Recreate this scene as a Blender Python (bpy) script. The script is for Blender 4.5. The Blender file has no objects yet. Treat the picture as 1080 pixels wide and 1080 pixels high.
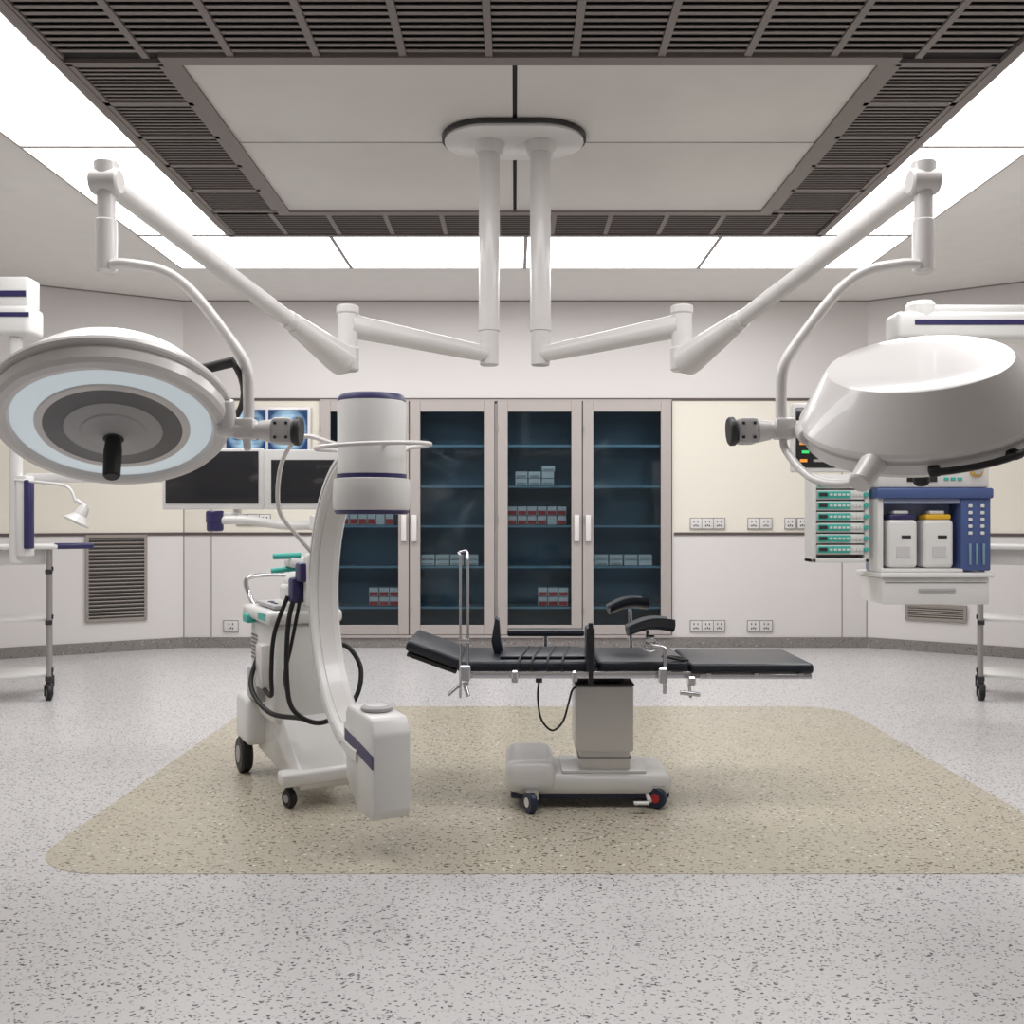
import bpy, bmesh, math, random
from mathutils import Vector, Matrix, Quaternion
random.seed(4)
S = bpy.context.scene
try:
    S.view_settings.view_transform = 'Standard'
    S.view_settings.look = 'None'
except Exception: pass

def lin(c):
    return tuple(((v/255)/12.92 if v/255 <= .04045 else ((v/255+.055)/1.055)**2.4) for v in c)
def mat(name, c, rough=.5, metal=0, emit=0, ecol=None, coat=0, sample=True):
    m = bpy.data.materials.new(name); m.use_nodes = True
    nt = m.node_tree; b = nt.nodes['Principled BSDF']
    L = lin(c)
    b.inputs['Roughness'].default_value = rough
    b.inputs['Metallic'].default_value = metal
    if coat: b.inputs['Coat Weight'].default_value = coat
    if emit:
        b.inputs['Base Color'].default_value = (*L,1)
        b.inputs['Emission Color'].default_value = (*lin(ecol or c), 1)
        b.inputs['Emission Strength'].default_value = emit
        if not sample:
            try: m.cycles.emission_sampling = 'NONE'
            except Exception: pass
        return m
    tc = nt.nodes.new('ShaderNodeTexCoord'); n = nt.nodes.new('ShaderNodeTexNoise')
    n.inputs['Scale'].default_value = 6; n.inputs['Detail'].default_value = 0
    nt.links.new(tc.outputs['Object'], n.inputs['Vector'])
    mx = nt.nodes.new('ShaderNodeMix'); mx.data_type = 'RGBA'
    mx.inputs[6].default_value = (*[v*.97 for v in L], 1); mx.inputs[7].default_value = (*[min(1, v*1.02) for v in L], 1)
    nt.links.new(n.outputs['Fac'], mx.inputs[0]); nt.links.new(mx.outputs[2], b.inputs['Base Color'])
    return m

M = dict(
 white=mat('white_plastic', (226,225,224), .35, coat=.2),
 white2=mat('white_enamel', (220,217,216), .3, coat=.3),
 grey=mat('light_grey_plastic', (172,171,172), .45),
 pale=mat('pale_grey_plastic', (205,203,204), .4),
 mid=mat('mid_grey', (110,110,112), .45),
 dark=mat('dark_grey', (48,48,50), .45),
 black=mat('black_rubber', (18,18,20), .5),
 navy=mat('navy_plastic', (48,44,92), .4),
 navy2=mat('navy_base', (28,38,66), .4),
 blue=mat('blue_enamel', (74,92,142), .4),
 paleblue=mat('pale_blue_enamel', (150,160,190), .4),
 teal=mat('teal_plastic', (70,178,166), .4),
 yellow=mat('yellow_cap', (230,180,50), .4),
 red=mat('red_label', (190,50,54), .5),
 green=mat('green_led', (60,210,110), .4, emit=.5, sample=False),
 orange=mat('orange_led', (240,150,60), .4, emit=.5, sample=False),
 pad=mat('black_vinyl_mattress', (28,33,44), .36),
 chrome=mat('chrome', (205,205,208), .15, metal=1),
 steel=mat('brushed_steel', (165,160,158), .4, metal=.5),
 cabframe=mat('cabinet_frame', (180,172,169), .4, metal=.15),
 cabin=mat('cabinet_interior', (74,104,122), .5),
 shelf=mat('cabinet_shelf', (122,154,172), .4),
 screen=mat('monitor_glass', (44,44,48), .08),
 trim=mat('trim_dark', (86,76,76), .5),
 seam=mat('seam_line', (150,142,140), .5),
 grille=mat('grille_frame', (128,119,116), .45),
 slat=mat('grille_slat', (134,126,123), .5),
 deep=mat('grille_recess', (34,31,31), .8),
 cpanel=mat('ceiling_panel', (218,214,211), .4),
 ceil=mat('ceiling_paint', (238,235,233), .6),
 vent=mat('vent_slat', (150,142,136), .5),
 lamp=mat('luminous_panel', (255,255,255), .4, emit=7.0, ecol=(255,254,253)),
 lampglass=mat('lamp_lens', (196,208,214), .12, emit=.36, ecol=(226,238,245), sample=False),
)

def glass_mat():
    m = bpy.data.materials.new('cabinet_glass'); m.use_nodes = True; nt = m.node_tree
    nt.nodes.clear(); o = nt.nodes.new('ShaderNodeOutputMaterial')
    t = nt.nodes.new('ShaderNodeBsdfTransparent'); t.inputs[0].default_value = (.82,.90,.94,1)
    g = nt.nodes.new('ShaderNodeBsdfGlossy'); g.inputs['Roughness'].default_value = .05
    f = nt.nodes.new('ShaderNodeFresnel'); f.inputs[0].default_value = 1.4
    x = nt.nodes.new('ShaderNodeMixShader')
    nt.links.new(f.outputs[0], x.inputs[0]); nt.links.new(t.outputs[0], x.inputs[1]); nt.links.new(g.outputs[0], x.inputs[2])
    nt.links.new(x.outputs[0], o.inputs[0]); return m
M['glass'] = glass_mat()

def terrazzo(name, base, layers, rough=.3, dims='2D'):
    m = bpy.data.materials.new(name); m.use_nodes = True; nt = m.node_tree; N = nt.nodes; Lk = nt.links.new
    b = N['Principled BSDF']; b.inputs['Roughness'].default_value = rough
    tc = N.new('ShaderNodeTexCoord')
    nz = N.new('ShaderNodeTexNoise'); nz.inputs['Scale'].default_value = 30; nz.inputs['Detail'].default_value = 2
    Lk(tc.outputs['Object'], nz.inputs['Vector'])
    sc = N.new('ShaderNodeVectorMath'); sc.operation = 'SCALE'; sc.inputs['Scale'].default_value = .036
    Lk(nz.outputs['Color'], sc.inputs[0])
    ad = N.new('ShaderNodeVectorMath'); Lk(tc.outputs['Object'], ad.inputs[0]); Lk(sc.outputs[0], ad.inputs[1])
    n2 = N.new('ShaderNodeTexNoise'); n2.inputs['Scale'].default_value = 90; Lk(tc.outputs['Object'], n2.inputs['Vector'])
    mx = N.new('ShaderNodeMix'); mx.data_type = 'RGBA'; Lk(n2.outputs['Fac'], mx.inputs[0])
    B = lin(base); mx.inputs[6].default_value = (*[v*.88 for v in B],1); mx.inputs[7].default_value = (*[min(1,v*1.10) for v in B],1)
    cur = mx.outputs[2]
    for (scale, thr, dens, col, stretch, rot) in layers:
        mp = N.new('ShaderNodeMapping'); mp.inputs['Scale'].default_value = (1, stretch, 1)
        mp.inputs['Rotation'].default_value = (0,0,rot); Lk(ad.outputs[0], mp.inputs['Vector'])
        v = N.new('ShaderNodeTexVoronoi'); v.voronoi_dimensions = dims; v.inputs['Scale'].default_value = scale
        Lk(mp.outputs[0], v.inputs['Vector'])
        a = N.new('ShaderNodeMath'); a.operation = 'LESS_THAN'; a.inputs[1].default_value = thr; Lk(v.outputs['Distance'], a.inputs[0])
        s = N.new('ShaderNodeSeparateColor'); Lk(v.outputs['Color'], s.inputs[0])
        c = N.new('ShaderNodeMath'); c.operation = 'LESS_THAN'; c.inputs[1].default_value = dens; Lk(s.outputs[0], c.inputs[0])
        d = N.new('ShaderNodeMath'); d.operation = 'MULTIPLY'; Lk(a.outputs[0], d.inputs[0]); Lk(c.outputs[0], d.inputs[1])
        q = N.new('ShaderNodeMix'); q.data_type = 'RGBA'; Lk(d.outputs[0], q.inputs[0]); Lk(cur, q.inputs[6])
        q.inputs[7].default_value = (*lin(col),1); cur = q.outputs[2]
    Lk(cur, b.inputs['Base Color']); return m
M['floor'] = terrazzo('terrazzo_white', (202,200,201), [(80,.30,.24,(166,165,168),1,.3),(33,.18,.26,(40,42,46),1.6,.9),(29,.16,.22,(60,60,64),1.7,-.6),(55,.20,.20,(70,70,74),1.4,2.2)])
M['inlay'] = terrazzo('terrazzo_beige', (184,177,161), [(70,.32,.28,(166,157,138),1,.3),(30,.21,.24,(92,82,64),1.6,.9),(26,.19,.20,(74,66,52),1.7,-.6),(34,.22,.10,(216,212,202),1.3,0),(55,.22,.18,(88,80,66),1.4,2.2)])
M['base'] = terrazzo('terrazzo_skirting', (136,131,129), [(60,.35,.3,(88,84,82),1,.3),(45,.3,.2,(176,172,168),1,.9)], dims='3D')

def wallmat():
    m = bpy.data.materials.new('wall_paint_panels'); m.use_nodes = True; nt = m.node_tree; N = nt.nodes; Lk = nt.links.new
    b = N['Principled BSDF']; b.inputs['Roughness'].default_value = .36
    tc = N.new('ShaderNodeNewGeometry'); sp = N.new('ShaderNodeSeparateXYZ'); Lk(tc.outputs['Position'], sp.inputs[0])
    g = N.new('ShaderNodeMath'); g.operation='GREATER_THAN'; g.inputs[1].default_value = 1.2; Lk(sp.outputs[2], g.inputs[0])
    l = N.new('ShaderNodeMath'); l.operation='LESS_THAN'; l.inputs[1].default_value = 2.62; Lk(sp.outputs[2], l.inputs[0])
    p = N.new('ShaderNodeMath'); p.operation='MULTIPLY'; Lk(g.outputs[0],p.inputs[0]); Lk(l.outputs[0],p.inputs[1])
    q = N.new('ShaderNodeMix'); q.data_type='RGBA'; Lk(p.outputs[0], q.inputs[0])
    q.inputs[6].default_value = (*lin((221,217,216)),1); q.inputs[7].default_value = (*lin((231,226,214)),1)
    Lk(q.outputs[2], b.inputs['Base Color']); return m
M['wall'] = wallmat()

def filmmat(name,cx):
    m = bpy.data.materials.new(name); m.use_nodes = True; nt = m.node_tree; N = nt.nodes; Lk = nt.links.new
    b = N['Principled BSDF']; b.inputs['Roughness'].default_value=.2; b.inputs['Base Color'].default_value=(.01,.03,.08,1)
    g = N.new('ShaderNodeNewGeometry')
    def blob(x,z,rx,rz):
        s=N.new('ShaderNodeVectorMath'); s.operation='SUBTRACT'; s.inputs[1].default_value=(x,9.92,z); Lk(g.outputs['Position'],s.inputs[0])
        mu=N.new('ShaderNodeVectorMath'); mu.operation='MULTIPLY'; mu.inputs[1].default_value=(1/rx,0,1/rz); Lk(s.outputs[0],mu.inputs[0])
        l=N.new('ShaderNodeVectorMath'); l.operation='LENGTH'; Lk(mu.outputs[0],l.inputs[0])
        r=N.new('ShaderNodeMapRange'); r.inputs[1].default_value=.7; r.inputs[2].default_value=1.15; Lk(l.outputs['Value'],r.inputs[0]); return r.outputs[0]
    a=blob(cx-.09,2.29,.075,.15); c=blob(cx+.09,2.29,.075,.15); o=blob(cx,2.28,.19,.22)
    mn=N.new('ShaderNodeMath'); mn.operation='MULTIPLY'; Lk(a,mn.inputs[0]); Lk(c,mn.inputs[1])
    w=N.new('ShaderNodeTexWave'); w.bands_direction='Z'; w.inputs['Scale'].default_value=6; w.inputs['Distortion'].default_value=1.5; Lk(g.outputs['Position'],w.inputs['Vector'])
    ad=N.new('ShaderNodeMath'); ad.operation='MULTIPLY_ADD'; ad.inputs[1].default_value=.35; Lk(w.outputs['Fac'],ad.inputs[0]); Lk(mn.outputs[0],ad.inputs[2])
    iv=N.new('ShaderNodeMath'); iv.operation='SUBTRACT'; iv.inputs[0].default_value=1; Lk(o,iv.inputs[1])
    f=N.new('ShaderNodeMath'); f.operation='MULTIPLY'; Lk(ad.outputs[0],f.inputs[0]); Lk(iv.outputs[0],f.inputs[1])
    r = N.new('ShaderNodeValToRGB'); r.color_ramp.elements[0].position=.0; r.color_ramp.elements[0].color=(*lin((18,48,88)),1)
    r.color_ramp.elements[1].position=1; r.color_ramp.elements[1].color=(*lin((185,222,242)),1); Lk(f.outputs[0], r.inputs[0])
    Lk(r.outputs[0], b.inputs['Emission Color']); b.inputs['Emission Strength'].default_value=.8
    try: m.cycles.emission_sampling='NONE'
    except Exception: pass
    return m
M['film1'] = filmmat('xray_film_a',-2.81); M['film2'] = filmmat('xray_film_b',-2.38)

# ---------------------------------------------------------------- helpers
ROOT = None
def root(name, loc=(0,0,0), rz=0, local=False):
    global ROOT
    o = bpy.data.objects.new(name, None); o.empty_display_size=.1
    o.location = loc; o.rotation_euler=(0,0,rz); S.collection.objects.link(o)
    ROOT = (o, local, Vector(loc)); return o
def noroot():
    global ROOT; ROOT=None
def link(me, name, mats, smooth=True, ang=35):
    if not isinstance(mats,(list,tuple)): mats=[mats]
    for m in mats: me.materials.append(M[m] if isinstance(m,str) else m)
    if smooth:
        for p in me.polygons: p.use_smooth=True
        try: me.set_sharp_from_angle(angle=math.radians(ang))
        except Exception: pass
    o = bpy.data.objects.new(name, me); S.collection.objects.link(o)
    if ROOT:
        o.parent = ROOT[0]
        if not ROOT[1]: o.matrix_parent_inverse = Matrix.Translation(-ROOT[2])
    return o
def _mk(bm,name,m,smooth=True,ang=35):
    bmesh.ops.recalc_face_normals(bm, faces=bm.faces)
    me = bpy.data.meshes.new(name); bm.to_mesh(me); bm.free(); return link(me,name,m,smooth,ang)
def basis(z, xh=None):
    z=Vector(z).normalized()
    h = Vector(xh) if xh else (Vector((1,0,0)) if abs(z.x)<.9 else Vector((0,1,0)))
    x=(h-z*h.dot(z)).normalized(); y=z.cross(x)
    return Matrix((x,y,z)).transposed()
def addbox(bm, c, s, R=None, bev=0, seg=2):
    g = bmesh.ops.create_cube(bm, size=1); vs=g['verts']
    for v in vs: v.co=Vector((v.co.x*s[0],v.co.y*s[1],v.co.z*s[2]))
    if bev:
        es=list({e for v in vs for e in v.link_edges})
        r=bmesh.ops.bevel(bm, geom=es, offset=min(bev,min(s)*.45), segments=seg, profile=.5, affect='EDGES')
        seen=set(r['verts'])
        for f in r['faces']: seen|=set(f.verts)
        st=list(seen)
        while st:
            v=st.pop()
            for e in v.link_edges:
                w=e.other_vert(v)
                if w not in seen: seen.add(w); st.append(w)
        vs=seen
    for v in vs:
        p=v.co
        if R: p=R@p
        v.co=p+Vector(c)
def box(name, c, s, m, bev=.004, R=None, seg=2):
    bm=bmesh.new(); addbox(bm,c,s,R,bev,seg); return _mk(bm,name,m,bev>0)
def boxes(name, lst, m, bev=0):
    bm=bmesh.new()
    for it in lst: addbox(bm, it[0], it[1], it[2] if len(it)>2 else None, bev, 1)
    return _mk(bm,name,m,bev>0,35)
def bx(name,x0,x1,y0,y1,z0,z1,m,bev=.004,seg=2):
    return box(name,((x0+x1)/2,(y0+y1)/2,(z0+z1)/2),(abs(x1-x0),abs(y1-y0),abs(z1-z0)),m,bev,None,seg)
def quad(name,x0,x1,y0,y1,z,m):
    bm=bmesh.new(); bm.faces.new([bm.verts.new(p) for p in ((x0,y0,z),(x0,y1,z),(x1,y1,z),(x1,y0,z))])
    me=bpy.data.meshes.new(name); bm.to_mesh(me); bm.free(); return link(me,name,m,False)
def lathe(name, prof, o, axis, m, seg=48, cap=True, xh=None, ang=30):
    B=basis(axis,xh); o=Vector(o); bm=bmesh.new(); rings=[]
    for r,h in prof:
        if r<1e-5: rings.append([bm.verts.new(o+B@Vector((0,0,h)))])
        else: rings.append([bm.verts.new(o+B@Vector((r*math.cos(2*math.pi*i/seg), r*math.sin(2*math.pi*i/seg), h))) for i in range(seg)])
    for k in range(len(rings)-1):
        a,b=rings[k],rings[k+1]
        for i in range(seg):
            j=(i+1)%seg
            if len(a)==1 and len(b)==1: continue
            if len(a)==1: bm.faces.new((a[0],b[i],b[j]))
            elif len(b)==1: bm.faces.new((a[i],a[j],b[0]))
            else: bm.faces.new((a[i],a[j],b[j],b[i]))
    if cap:
        if len(rings[0])>1: bm.faces.new(rings[0])
        if len(rings[-1])>1: bm.faces.new(rings[-1])
    return _mk(bm,name,m,True,ang)
def cyl(name,p,q,r,m,r2=None,seg=28,bev=.15):
    p=Vector(p);q=Vector(q);L=(q-p).length; r2=r if r2 is None else r2
    b=min(bev*min(r,r2), L*.2)
    return lathe(name,[(r-b,0),(r,b),(r2,L-b),(r2-b,L)],p,q-p,m,seg)
def smoothpts(P,sub=8,closed=False):
    P=[Vector(p) for p in P]; n=len(P); out=[]
    rng=range(n) if closed else range(n-1)
    for i in rng:
        p0=P[(i-1)%n] if closed or i>0 else P[0]*2-P[1]
        p1=P[i]; p2=P[(i+1)%n]
        p3=P[(i+2)%n] if closed or i+2<n else P[-1]*2-P[-2]
        for k in range(sub):
            t=k/sub
            out.append(.5*((2*p1)+(p2-p0)*t+(2*p0-5*p1+4*p2-p3)*t*t+(3*p1-p0-3*p2+p3)*t**3))
    if not closed: out.append(P[-1])
    return out
def sweep(name,P,r,m,smooth=True,sub=8,closed=False,seg=10,rect=None,xh=None,rfun=None):
    P=smoothpts(P,sub,closed) if smooth else [Vector(p) for p in P]
    n=len(P); bm=bmesh.new(); rings=[]; prev=None
    for i,p in enumerate(P):
        if closed: t=(P[(i+1)%n]-P[i-1])
        else: t=(P[min(i+1,n-1)]-P[max(i-1,0)])
        t.normalize()
        if xh is not None: B=basis(t,xh)
        else:
            h=prev if prev is not None else (Vector((0,0,1)) if abs(t.z)<.9 else Vector((1,0,0)))
            B=basis(t,h); prev=B.col[0].copy()
        rr=rfun(i/(n-1)) if rfun else r
        if rect:
            a,b=rect[0]/2,rect[1]/2; c=min(a,b)*.3
            pr=[(a-c,-b),(a,-b+c),(a,b-c),(a-c,b),(-a+c,b),(-a,b-c),(-a,-b+c),(-a+c,-b)]
        else: pr=[(rr*math.cos(2*math.pi*k/seg),rr*math.sin(2*math.pi*k/seg)) for k in range(seg)]
        rings.append([bm.verts.new(p+B@Vector((u,v,0))) for u,v in pr])
    k=len(rings[0])
    for i in range(n if closed else n-1):
        a,b=rings[i],rings[(i+1)%n]
        for j in range(k): bm.faces.new((a[j],a[(j+1)%k],b[(j+1)%k],b[j]))
    if not closed: bm.faces.new(rings[0]); bm.faces.new(rings[-1])
    return _mk(bm,name,m,True,50 if not rect else 35)
def prism(name,poly,vec,m,bev=0,seg=2):
    bm=bmesh.new(); vec=Vector(vec)
    a=[bm.verts.new(Vector(p)) for p in poly]; b=[bm.verts.new(Vector(p)+vec) for p in poly]
    n=len(a); bm.faces.new(a); bm.faces.new(b[::-1])
    for i in range(n): bm.faces.new((a[i],b[i],b[(i+1)%n],a[(i+1)%n]))
    bmesh.ops.recalc_face_normals(bm,faces=bm.faces)
    if bev: bmesh.ops.bevel(bm,geom=list(bm.edges),offset=bev,segments=seg,profile=.5,affect='EDGES')
    return _mk(bm,name,m,bev>0,40)
def rrect(x0,x1,y0,y1,r,z,n=8):
    out=[]
    for cx,cy,a0 in ((x1-r,y1-r,0),(x0+r,y1-r,90),(x0+r,y0+r,180),(x1-r,y0+r,270)):
        for k in range(n+1):
            a=math.radians(a0+90*k/n); out.append((cx+r*math.cos(a),cy+r*math.sin(a),z))
    return out
V=Vector

# ---------------------------------------------------------------- ROOM
HC=3.66; YB=10.0
AL=V((-3.5,YB,0)); DL=V((-1.79,-1,0)).normalized(); NL=V((.488,-.873,0)).normalized()
AR=V((3.72,YB,0)); DR=V((.832,-.555,0)).normalized(); NR=V((-.555,-.832,0)).normalized()
TL=2.18; TR=2.02
EL=AL+DL*TL; ER=AR+DR*TR
noroot()
bx('floor',-6.2,6.2,-2.6,10.7,-.1,0,'floor',0)
prism('floor_inlay',rrect(-1.91,2.34,3.61,6.85,.32,.0005),(0,0,.001),'inlay')
bx('ceiling',-6.2,6.2,-2.6,10.7,HC,HC+.1,'ceil',0)
CX0,CX1,CZ0,CZ1=-2.06,1.66,.10,2.62
boxes('wall_back',[(((-3.5-.3+CX0)/2,10.3,HC/2),(CX0+3.8,.6,HC)),(((CX1+4.02)/2,10.3,HC/2),(4.02-CX1,.6,HC)),
      (((CX0+CX1)/2,10.3,(CZ1+HC)/2),(CX1-CX0,.6,HC-CZ1)),(((CX0+CX1)/2,10.3,CZ0/2),(CX1-CX0,.6,CZ0))],'wall')
def wallseg(name,a,d,n,L):
    R=Matrix((d,-n,V((0,0,1)))).transposed()
    c=a+d*L/2-n*.05; return box(name,(c.x,c.y,HC/2),(L,.1,HC),'wall',0,R)
wallseg('wall_left_angled',AL,DL,NL,TL); wallseg('wall_right_angled',AR,DR,NR,TR)
bx('wall_left',EL.x-.1,EL.x,-2.5,EL.y,0,HC,'wall',0)
bx('wall_right',ER.x,ER.x+.1,-2.5,ER.y,0,HC,'wall',0)
bx('wall_front',EL.x-.1,ER.x+.1,-2.6,-2.5,0,HC,'wall',0)
def strip(name,a,d,n,t0,t1,z0,z1,th,m):
    R=Matrix((d,-n,V((0,0,1)))).transposed()
    c=a+d*(t0+t1)/2+n*th/2; return box(name,(c.x,c.y,(z0+z1)/2),(t1-t0,th,z1-z0),m,0,R)
XD=V((1,0,0)); XN=V((0,-1,0)); O=V((0,YB,0))
strip('baseboard_back',O,XD,XN,-3.5,3.72,0,.11,.015,'base')
strip('baseboard_left_angled',AL,DL,NL,0,TL,0,.11,.015,'base')
strip('baseboard_right_angled',AR,DR,NR,0,TR,0,.11,.015,'base')
k=1
for z0,z1 in ((2.605,2.63),(1.185,1.215)):
    if z1>2:
        strip('trim_%d'%k,O,XD,XN,-3.5,3.72,z0,z1,.012,'trim'); k+=1
    else:
        strip('trim_%d'%k,O,XD,XN,-3.5,CX0-.02,z0,z1,.012,'trim'); k+=1
        strip('trim_%d'%k,O,XD,XN,CX1+.02,3.72,z0,z1,.012,'trim'); k+=1
    strip('trim_%d'%k,AL,DL,NL,0,TL,z0,z1,.012,'trim'); k+=1
    strip('trim_%d'%k,AR,DR,NR,0,TR,z0,z1,.012,'trim'); k+=1
for x in (-3.49,3.71,3.45,-3.2):
    strip('trim_%d'%k,O,XD,XN,x-.005,x+.005,.11,2.6,.004,'seam'); k+=1
strip('trim_%d'%k,O,XD,XN,-3.5,3.72,HC-.012,HC,.012,'seam'); k+=1
for (a,d,n,t) in ((AL,DL,NL,TL),(AR,DR,NR,TR)):
    strip('trim_%d'%k,a,d,n,0,t,HC-.012,HC,.012,'seam'); k+=1

# ---------------------------------------------------------------- CEILING
GX0,GX1,GY0,GY1=-2.30,2.47,4.03,7.64
IX0,IX1,IY0,IY1=-1.67,1.82,4.75,7.02
XS,YS=0.0,5.75
root('laminar_flow_ceiling',(.08,5.9,HC))
zt=HC-.002
bx('panel_backing',IX0,IX1,IY0,IY1,HC-.012,zt,'deep',0)
for i,(x0,x1,y0,y1) in enumerate(((IX0,XS-.012,IY0,YS-.008),(XS+.012,IX1,IY0,YS-.008),(IX0,XS-.012,YS+.008,IY1),(XS+.012,IX1,YS+.008,IY1))):
    bx('diffuser_panel_%d'%(i+1),x0,x1,y0,y1,HC-.024,HC-.010,'cpanel',.003)
boxes('grille_recess',[(((GX0+IX0)/2,(GY0+GY1)/2,HC-.006),(IX0-GX0,GY1-GY0,.008)),(((GX1+IX1)/2,(GY0+GY1)/2,HC-.006),(GX1-IX1,GY1-GY0,.008)),
  (((IX0+IX1)/2,(GY0+IY0)/2,HC-.006),(IX1-IX0,IY0-GY0,.008)),(((IX0+IX1)/2,(GY1+IY1)/2,HC-.006),(IX1-IX0,GY1-IY1,.008))],'deep')
bars=[];slats=[]
def bar(x0,x1,y0,y1,h=.034): bars.append((((x0+x1)/2,(y0+y1)/2,HC-h/2-.001),(x1-x0,y1-y0,h)))
bar(GX0,GX0+.05,GY0,GY1);bar(GX1-.05,GX1,GY0,GY1);bar(GX0,GX1,GY0,GY0+.05);bar(GX0,GX1,GY1-.05,GY1)
bar(IX0-.09,IX0,IY0-.08,IY1+.08);bar(IX1,IX1+.09,IY0-.08,IY1+.08);bar(IX0,IX1,IY0-.08,IY0);bar(IX0,IX1,IY1,IY1+.08)
Rs=Matrix.Rotation(math.radians(10),3,'X')
def unit(x0,x1,y0,y1,n=9):
    for i in range(n):
        y=y0+(i+.5)*(y1-y0)/n
        slats.append((((x0+x1)/2,y,HC-.020),(x1-x0,(y1-y0)/n*.66,.004),Rs))
for (x0,x1) in ((GX0+.06,IX0-.10),(IX1+.10,GX1-.06)):
    n=5; p=(IY1-IY0)/n
    for i in range(n):
        unit(x0+.02,x1-.02,IY0+i*p+.02,IY0+(i+1)*p-.02,10)
        bar(x0-.02,x1+.02,IY0+i*p-.02,IY0+i*p+.02,.030)
    bar(x0-.03,x1+.03,IY1-.02,IY1+.02,.030)
    bar(x0-.03,x0+.02,IY0,IY1,.030); bar(x1-.02,x1+.03,IY0,IY1,.030)
for (y0,y1,n) in ((GY0+.06,IY0-.09,11),(IY1+.09,GY1-.06,11)):
    p=(GX1-GX0-.10)/n
    for i in range(n):
        unit(GX0+.05+i*p+.02,GX0+.05+(i+1)*p-.02,y0,y1,10)
        bar(GX0+.05+i*p-.018,GX0+.05+i*p+.018,y0-.03,y1+.03,.028)
boxes('grille_frame',bars,'grille'); boxes('grille_slats',slats,'slat')
LX0,LX1,LY0,LY1=-3.05,3.2,3.2,8.66
noroot()
def lum(x0,x1,y0,y1):
    root('ceiling_light_panel',((x0+x1)/2,(y0+y1)/2,HC))
    g=.016
    boxes('frame',[((x0+g/2,(y0+y1)/2,HC-.011),(g,y1-y0,.02)),((x1-g/2,(y0+y1)/2,HC-.011),(g,y1-y0,.02)),
       (((x0+x1)/2,y0+g/2,HC-.011),(x1-x0-2*g,g,.02)),(((x0+x1)/2,y1-g/2,HC-.011),(x1-x0-2*g,g,.02))],'steel')
    quad('diffuser',x0+g,x1-g,y0+g,y1-g,HC-.012,'lamp')
for xa,xb in ((LX0,-1.49),(-1.49,.09),(.09,1.67),(1.67,LX1)):
    lum(xa,xb,GY1+.01,LY1); lum(xa,xb,LY0,GY0-.01)
for xa,xb in ((LX0,GX0-.01),(GX1+.01,LX1)):
    lum(xa,xb,GY0,5.83); lum(xa,xb,5.83,GY1)

# ---------------------------------------------------------------- CABINET
root('glass_door_cabinet',(-.2,10.2,.1))
yf=9.985
c0,c1=CX0+.005,CX1-.005
bx('back_panel',c0,c1,10.44,10.46,CZ0+.005,CZ1-.005,'cabin',0)
bx('bottom_panel',c0,c1,10.0,10.44,.105,.16,'cabin',0)
bx('top_panel',c0,c1,10.0,10.44,2.56,2.615,'cabin',0)
for i,x in enumerate((c0+.015,-1.11,-.2,.71,c1-.015)):
    bx('partition_%d'%(i+1),x-.015,x+.015,10.0,10.44,.16,2.56,'cabin',0)
doors=((-2.05,-1.115),(-1.105,-.215),(-.185,.705),(.715,1.645))
SH=(2.14,1.71,1.29,.86,.43)
boxes('shelves',[((-.2,10.22,z-.012),(c1-c0-.04,.40,.024)) for z in SH],'shelf')
boxes('cabinet_front_frame',[((-.2,yf+.02,2.605),(c1-c0,.05,.02)),((-.2,yf+.0,.12),(c1-c0,.04,.03)),((-.2,yf+.02,1.35),(.025,.03,2.44))],'cabframe',.003)
for i,(x0,x1) in enumerate(doors):
    st=.11; zt_,zb=2.595,.14
    boxes('door_frame_%d'%(i+1),[((x0+st/2,yf-.005,(zt_+zb)/2),(st,.04,zt_-zb)),((x1-st/2,yf-.005,(zt_+zb)/2),(st,.04,zt_-zb)),
        (((x0+x1)/2,yf-.005,zt_-.055),(x1-x0-2*st,.038,.11)),(((x0+x1)/2,yf-.005,zb+.05),(x1-x0-2*st,.038,.10))],'cabframe',.004)
    bx('door_glass_%d'%(i+1),x0+st,x1-st,yf-.006,yf+.0,zb+.10,zt_-.11,'glass',0)
    boxes('hinge_%d'%(i+1),[((x0+.004,yf-.03,z),(.012,.02,.07)) for z in (2.3,1.35,.4)],'steel',.002)
for i,x in enumerate((-1.165,-1.055,.65,.77)):
    bx('handle_%d'%(i+1),x-.028,x+.028,yf-.065,yf-.028,1.12,1.40,'white2',.01)
root('medicine_boxes',(-.2,10.15,.5))
wb=[];rb=[];gb=[]
def stack(x0,x1,zs,rows,w,h,red):
    n=int((x1-x0)/w)
    for r in range(rows):
        for i in range(n):
            x=x0+(i+.5)*w; z=zs+.001+r*h
            (wb).append(((x,10.13+random.uniform(-.01,.01),z+h/2),(w*.92,.16,h*.95)))
            if red: rb.append(((x,10.045,z+h*.3),(w*.8,.006,h*.42)))
            else: gb.append(((x,10.045,z+h*.3),(w*.7,.006,h*.25)))
stack(-1.85,-1.27,1.29,1,.095,.13,True)
stack(-1.55,-1.2,.43,2,.11,.10,True)
stack(-1.0,-.36,.86,2,.155,.06,False)
stack(0.0,.46,1.71,2,.14,.075,False)
stack(.28,.44,1.86,1,.15,.06,False)
stack(-.08,.58,1.29,2,.105,.10,True)
stack(.24,.6,.43,2,.11,.10,True)
stack(.84,1.48,.86,2,.155,.06,False)
boxes('cartons',wb,'white',.003); boxes('red_labels',rb,'red'); boxes('grey_labels',gb,'grey')

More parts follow.
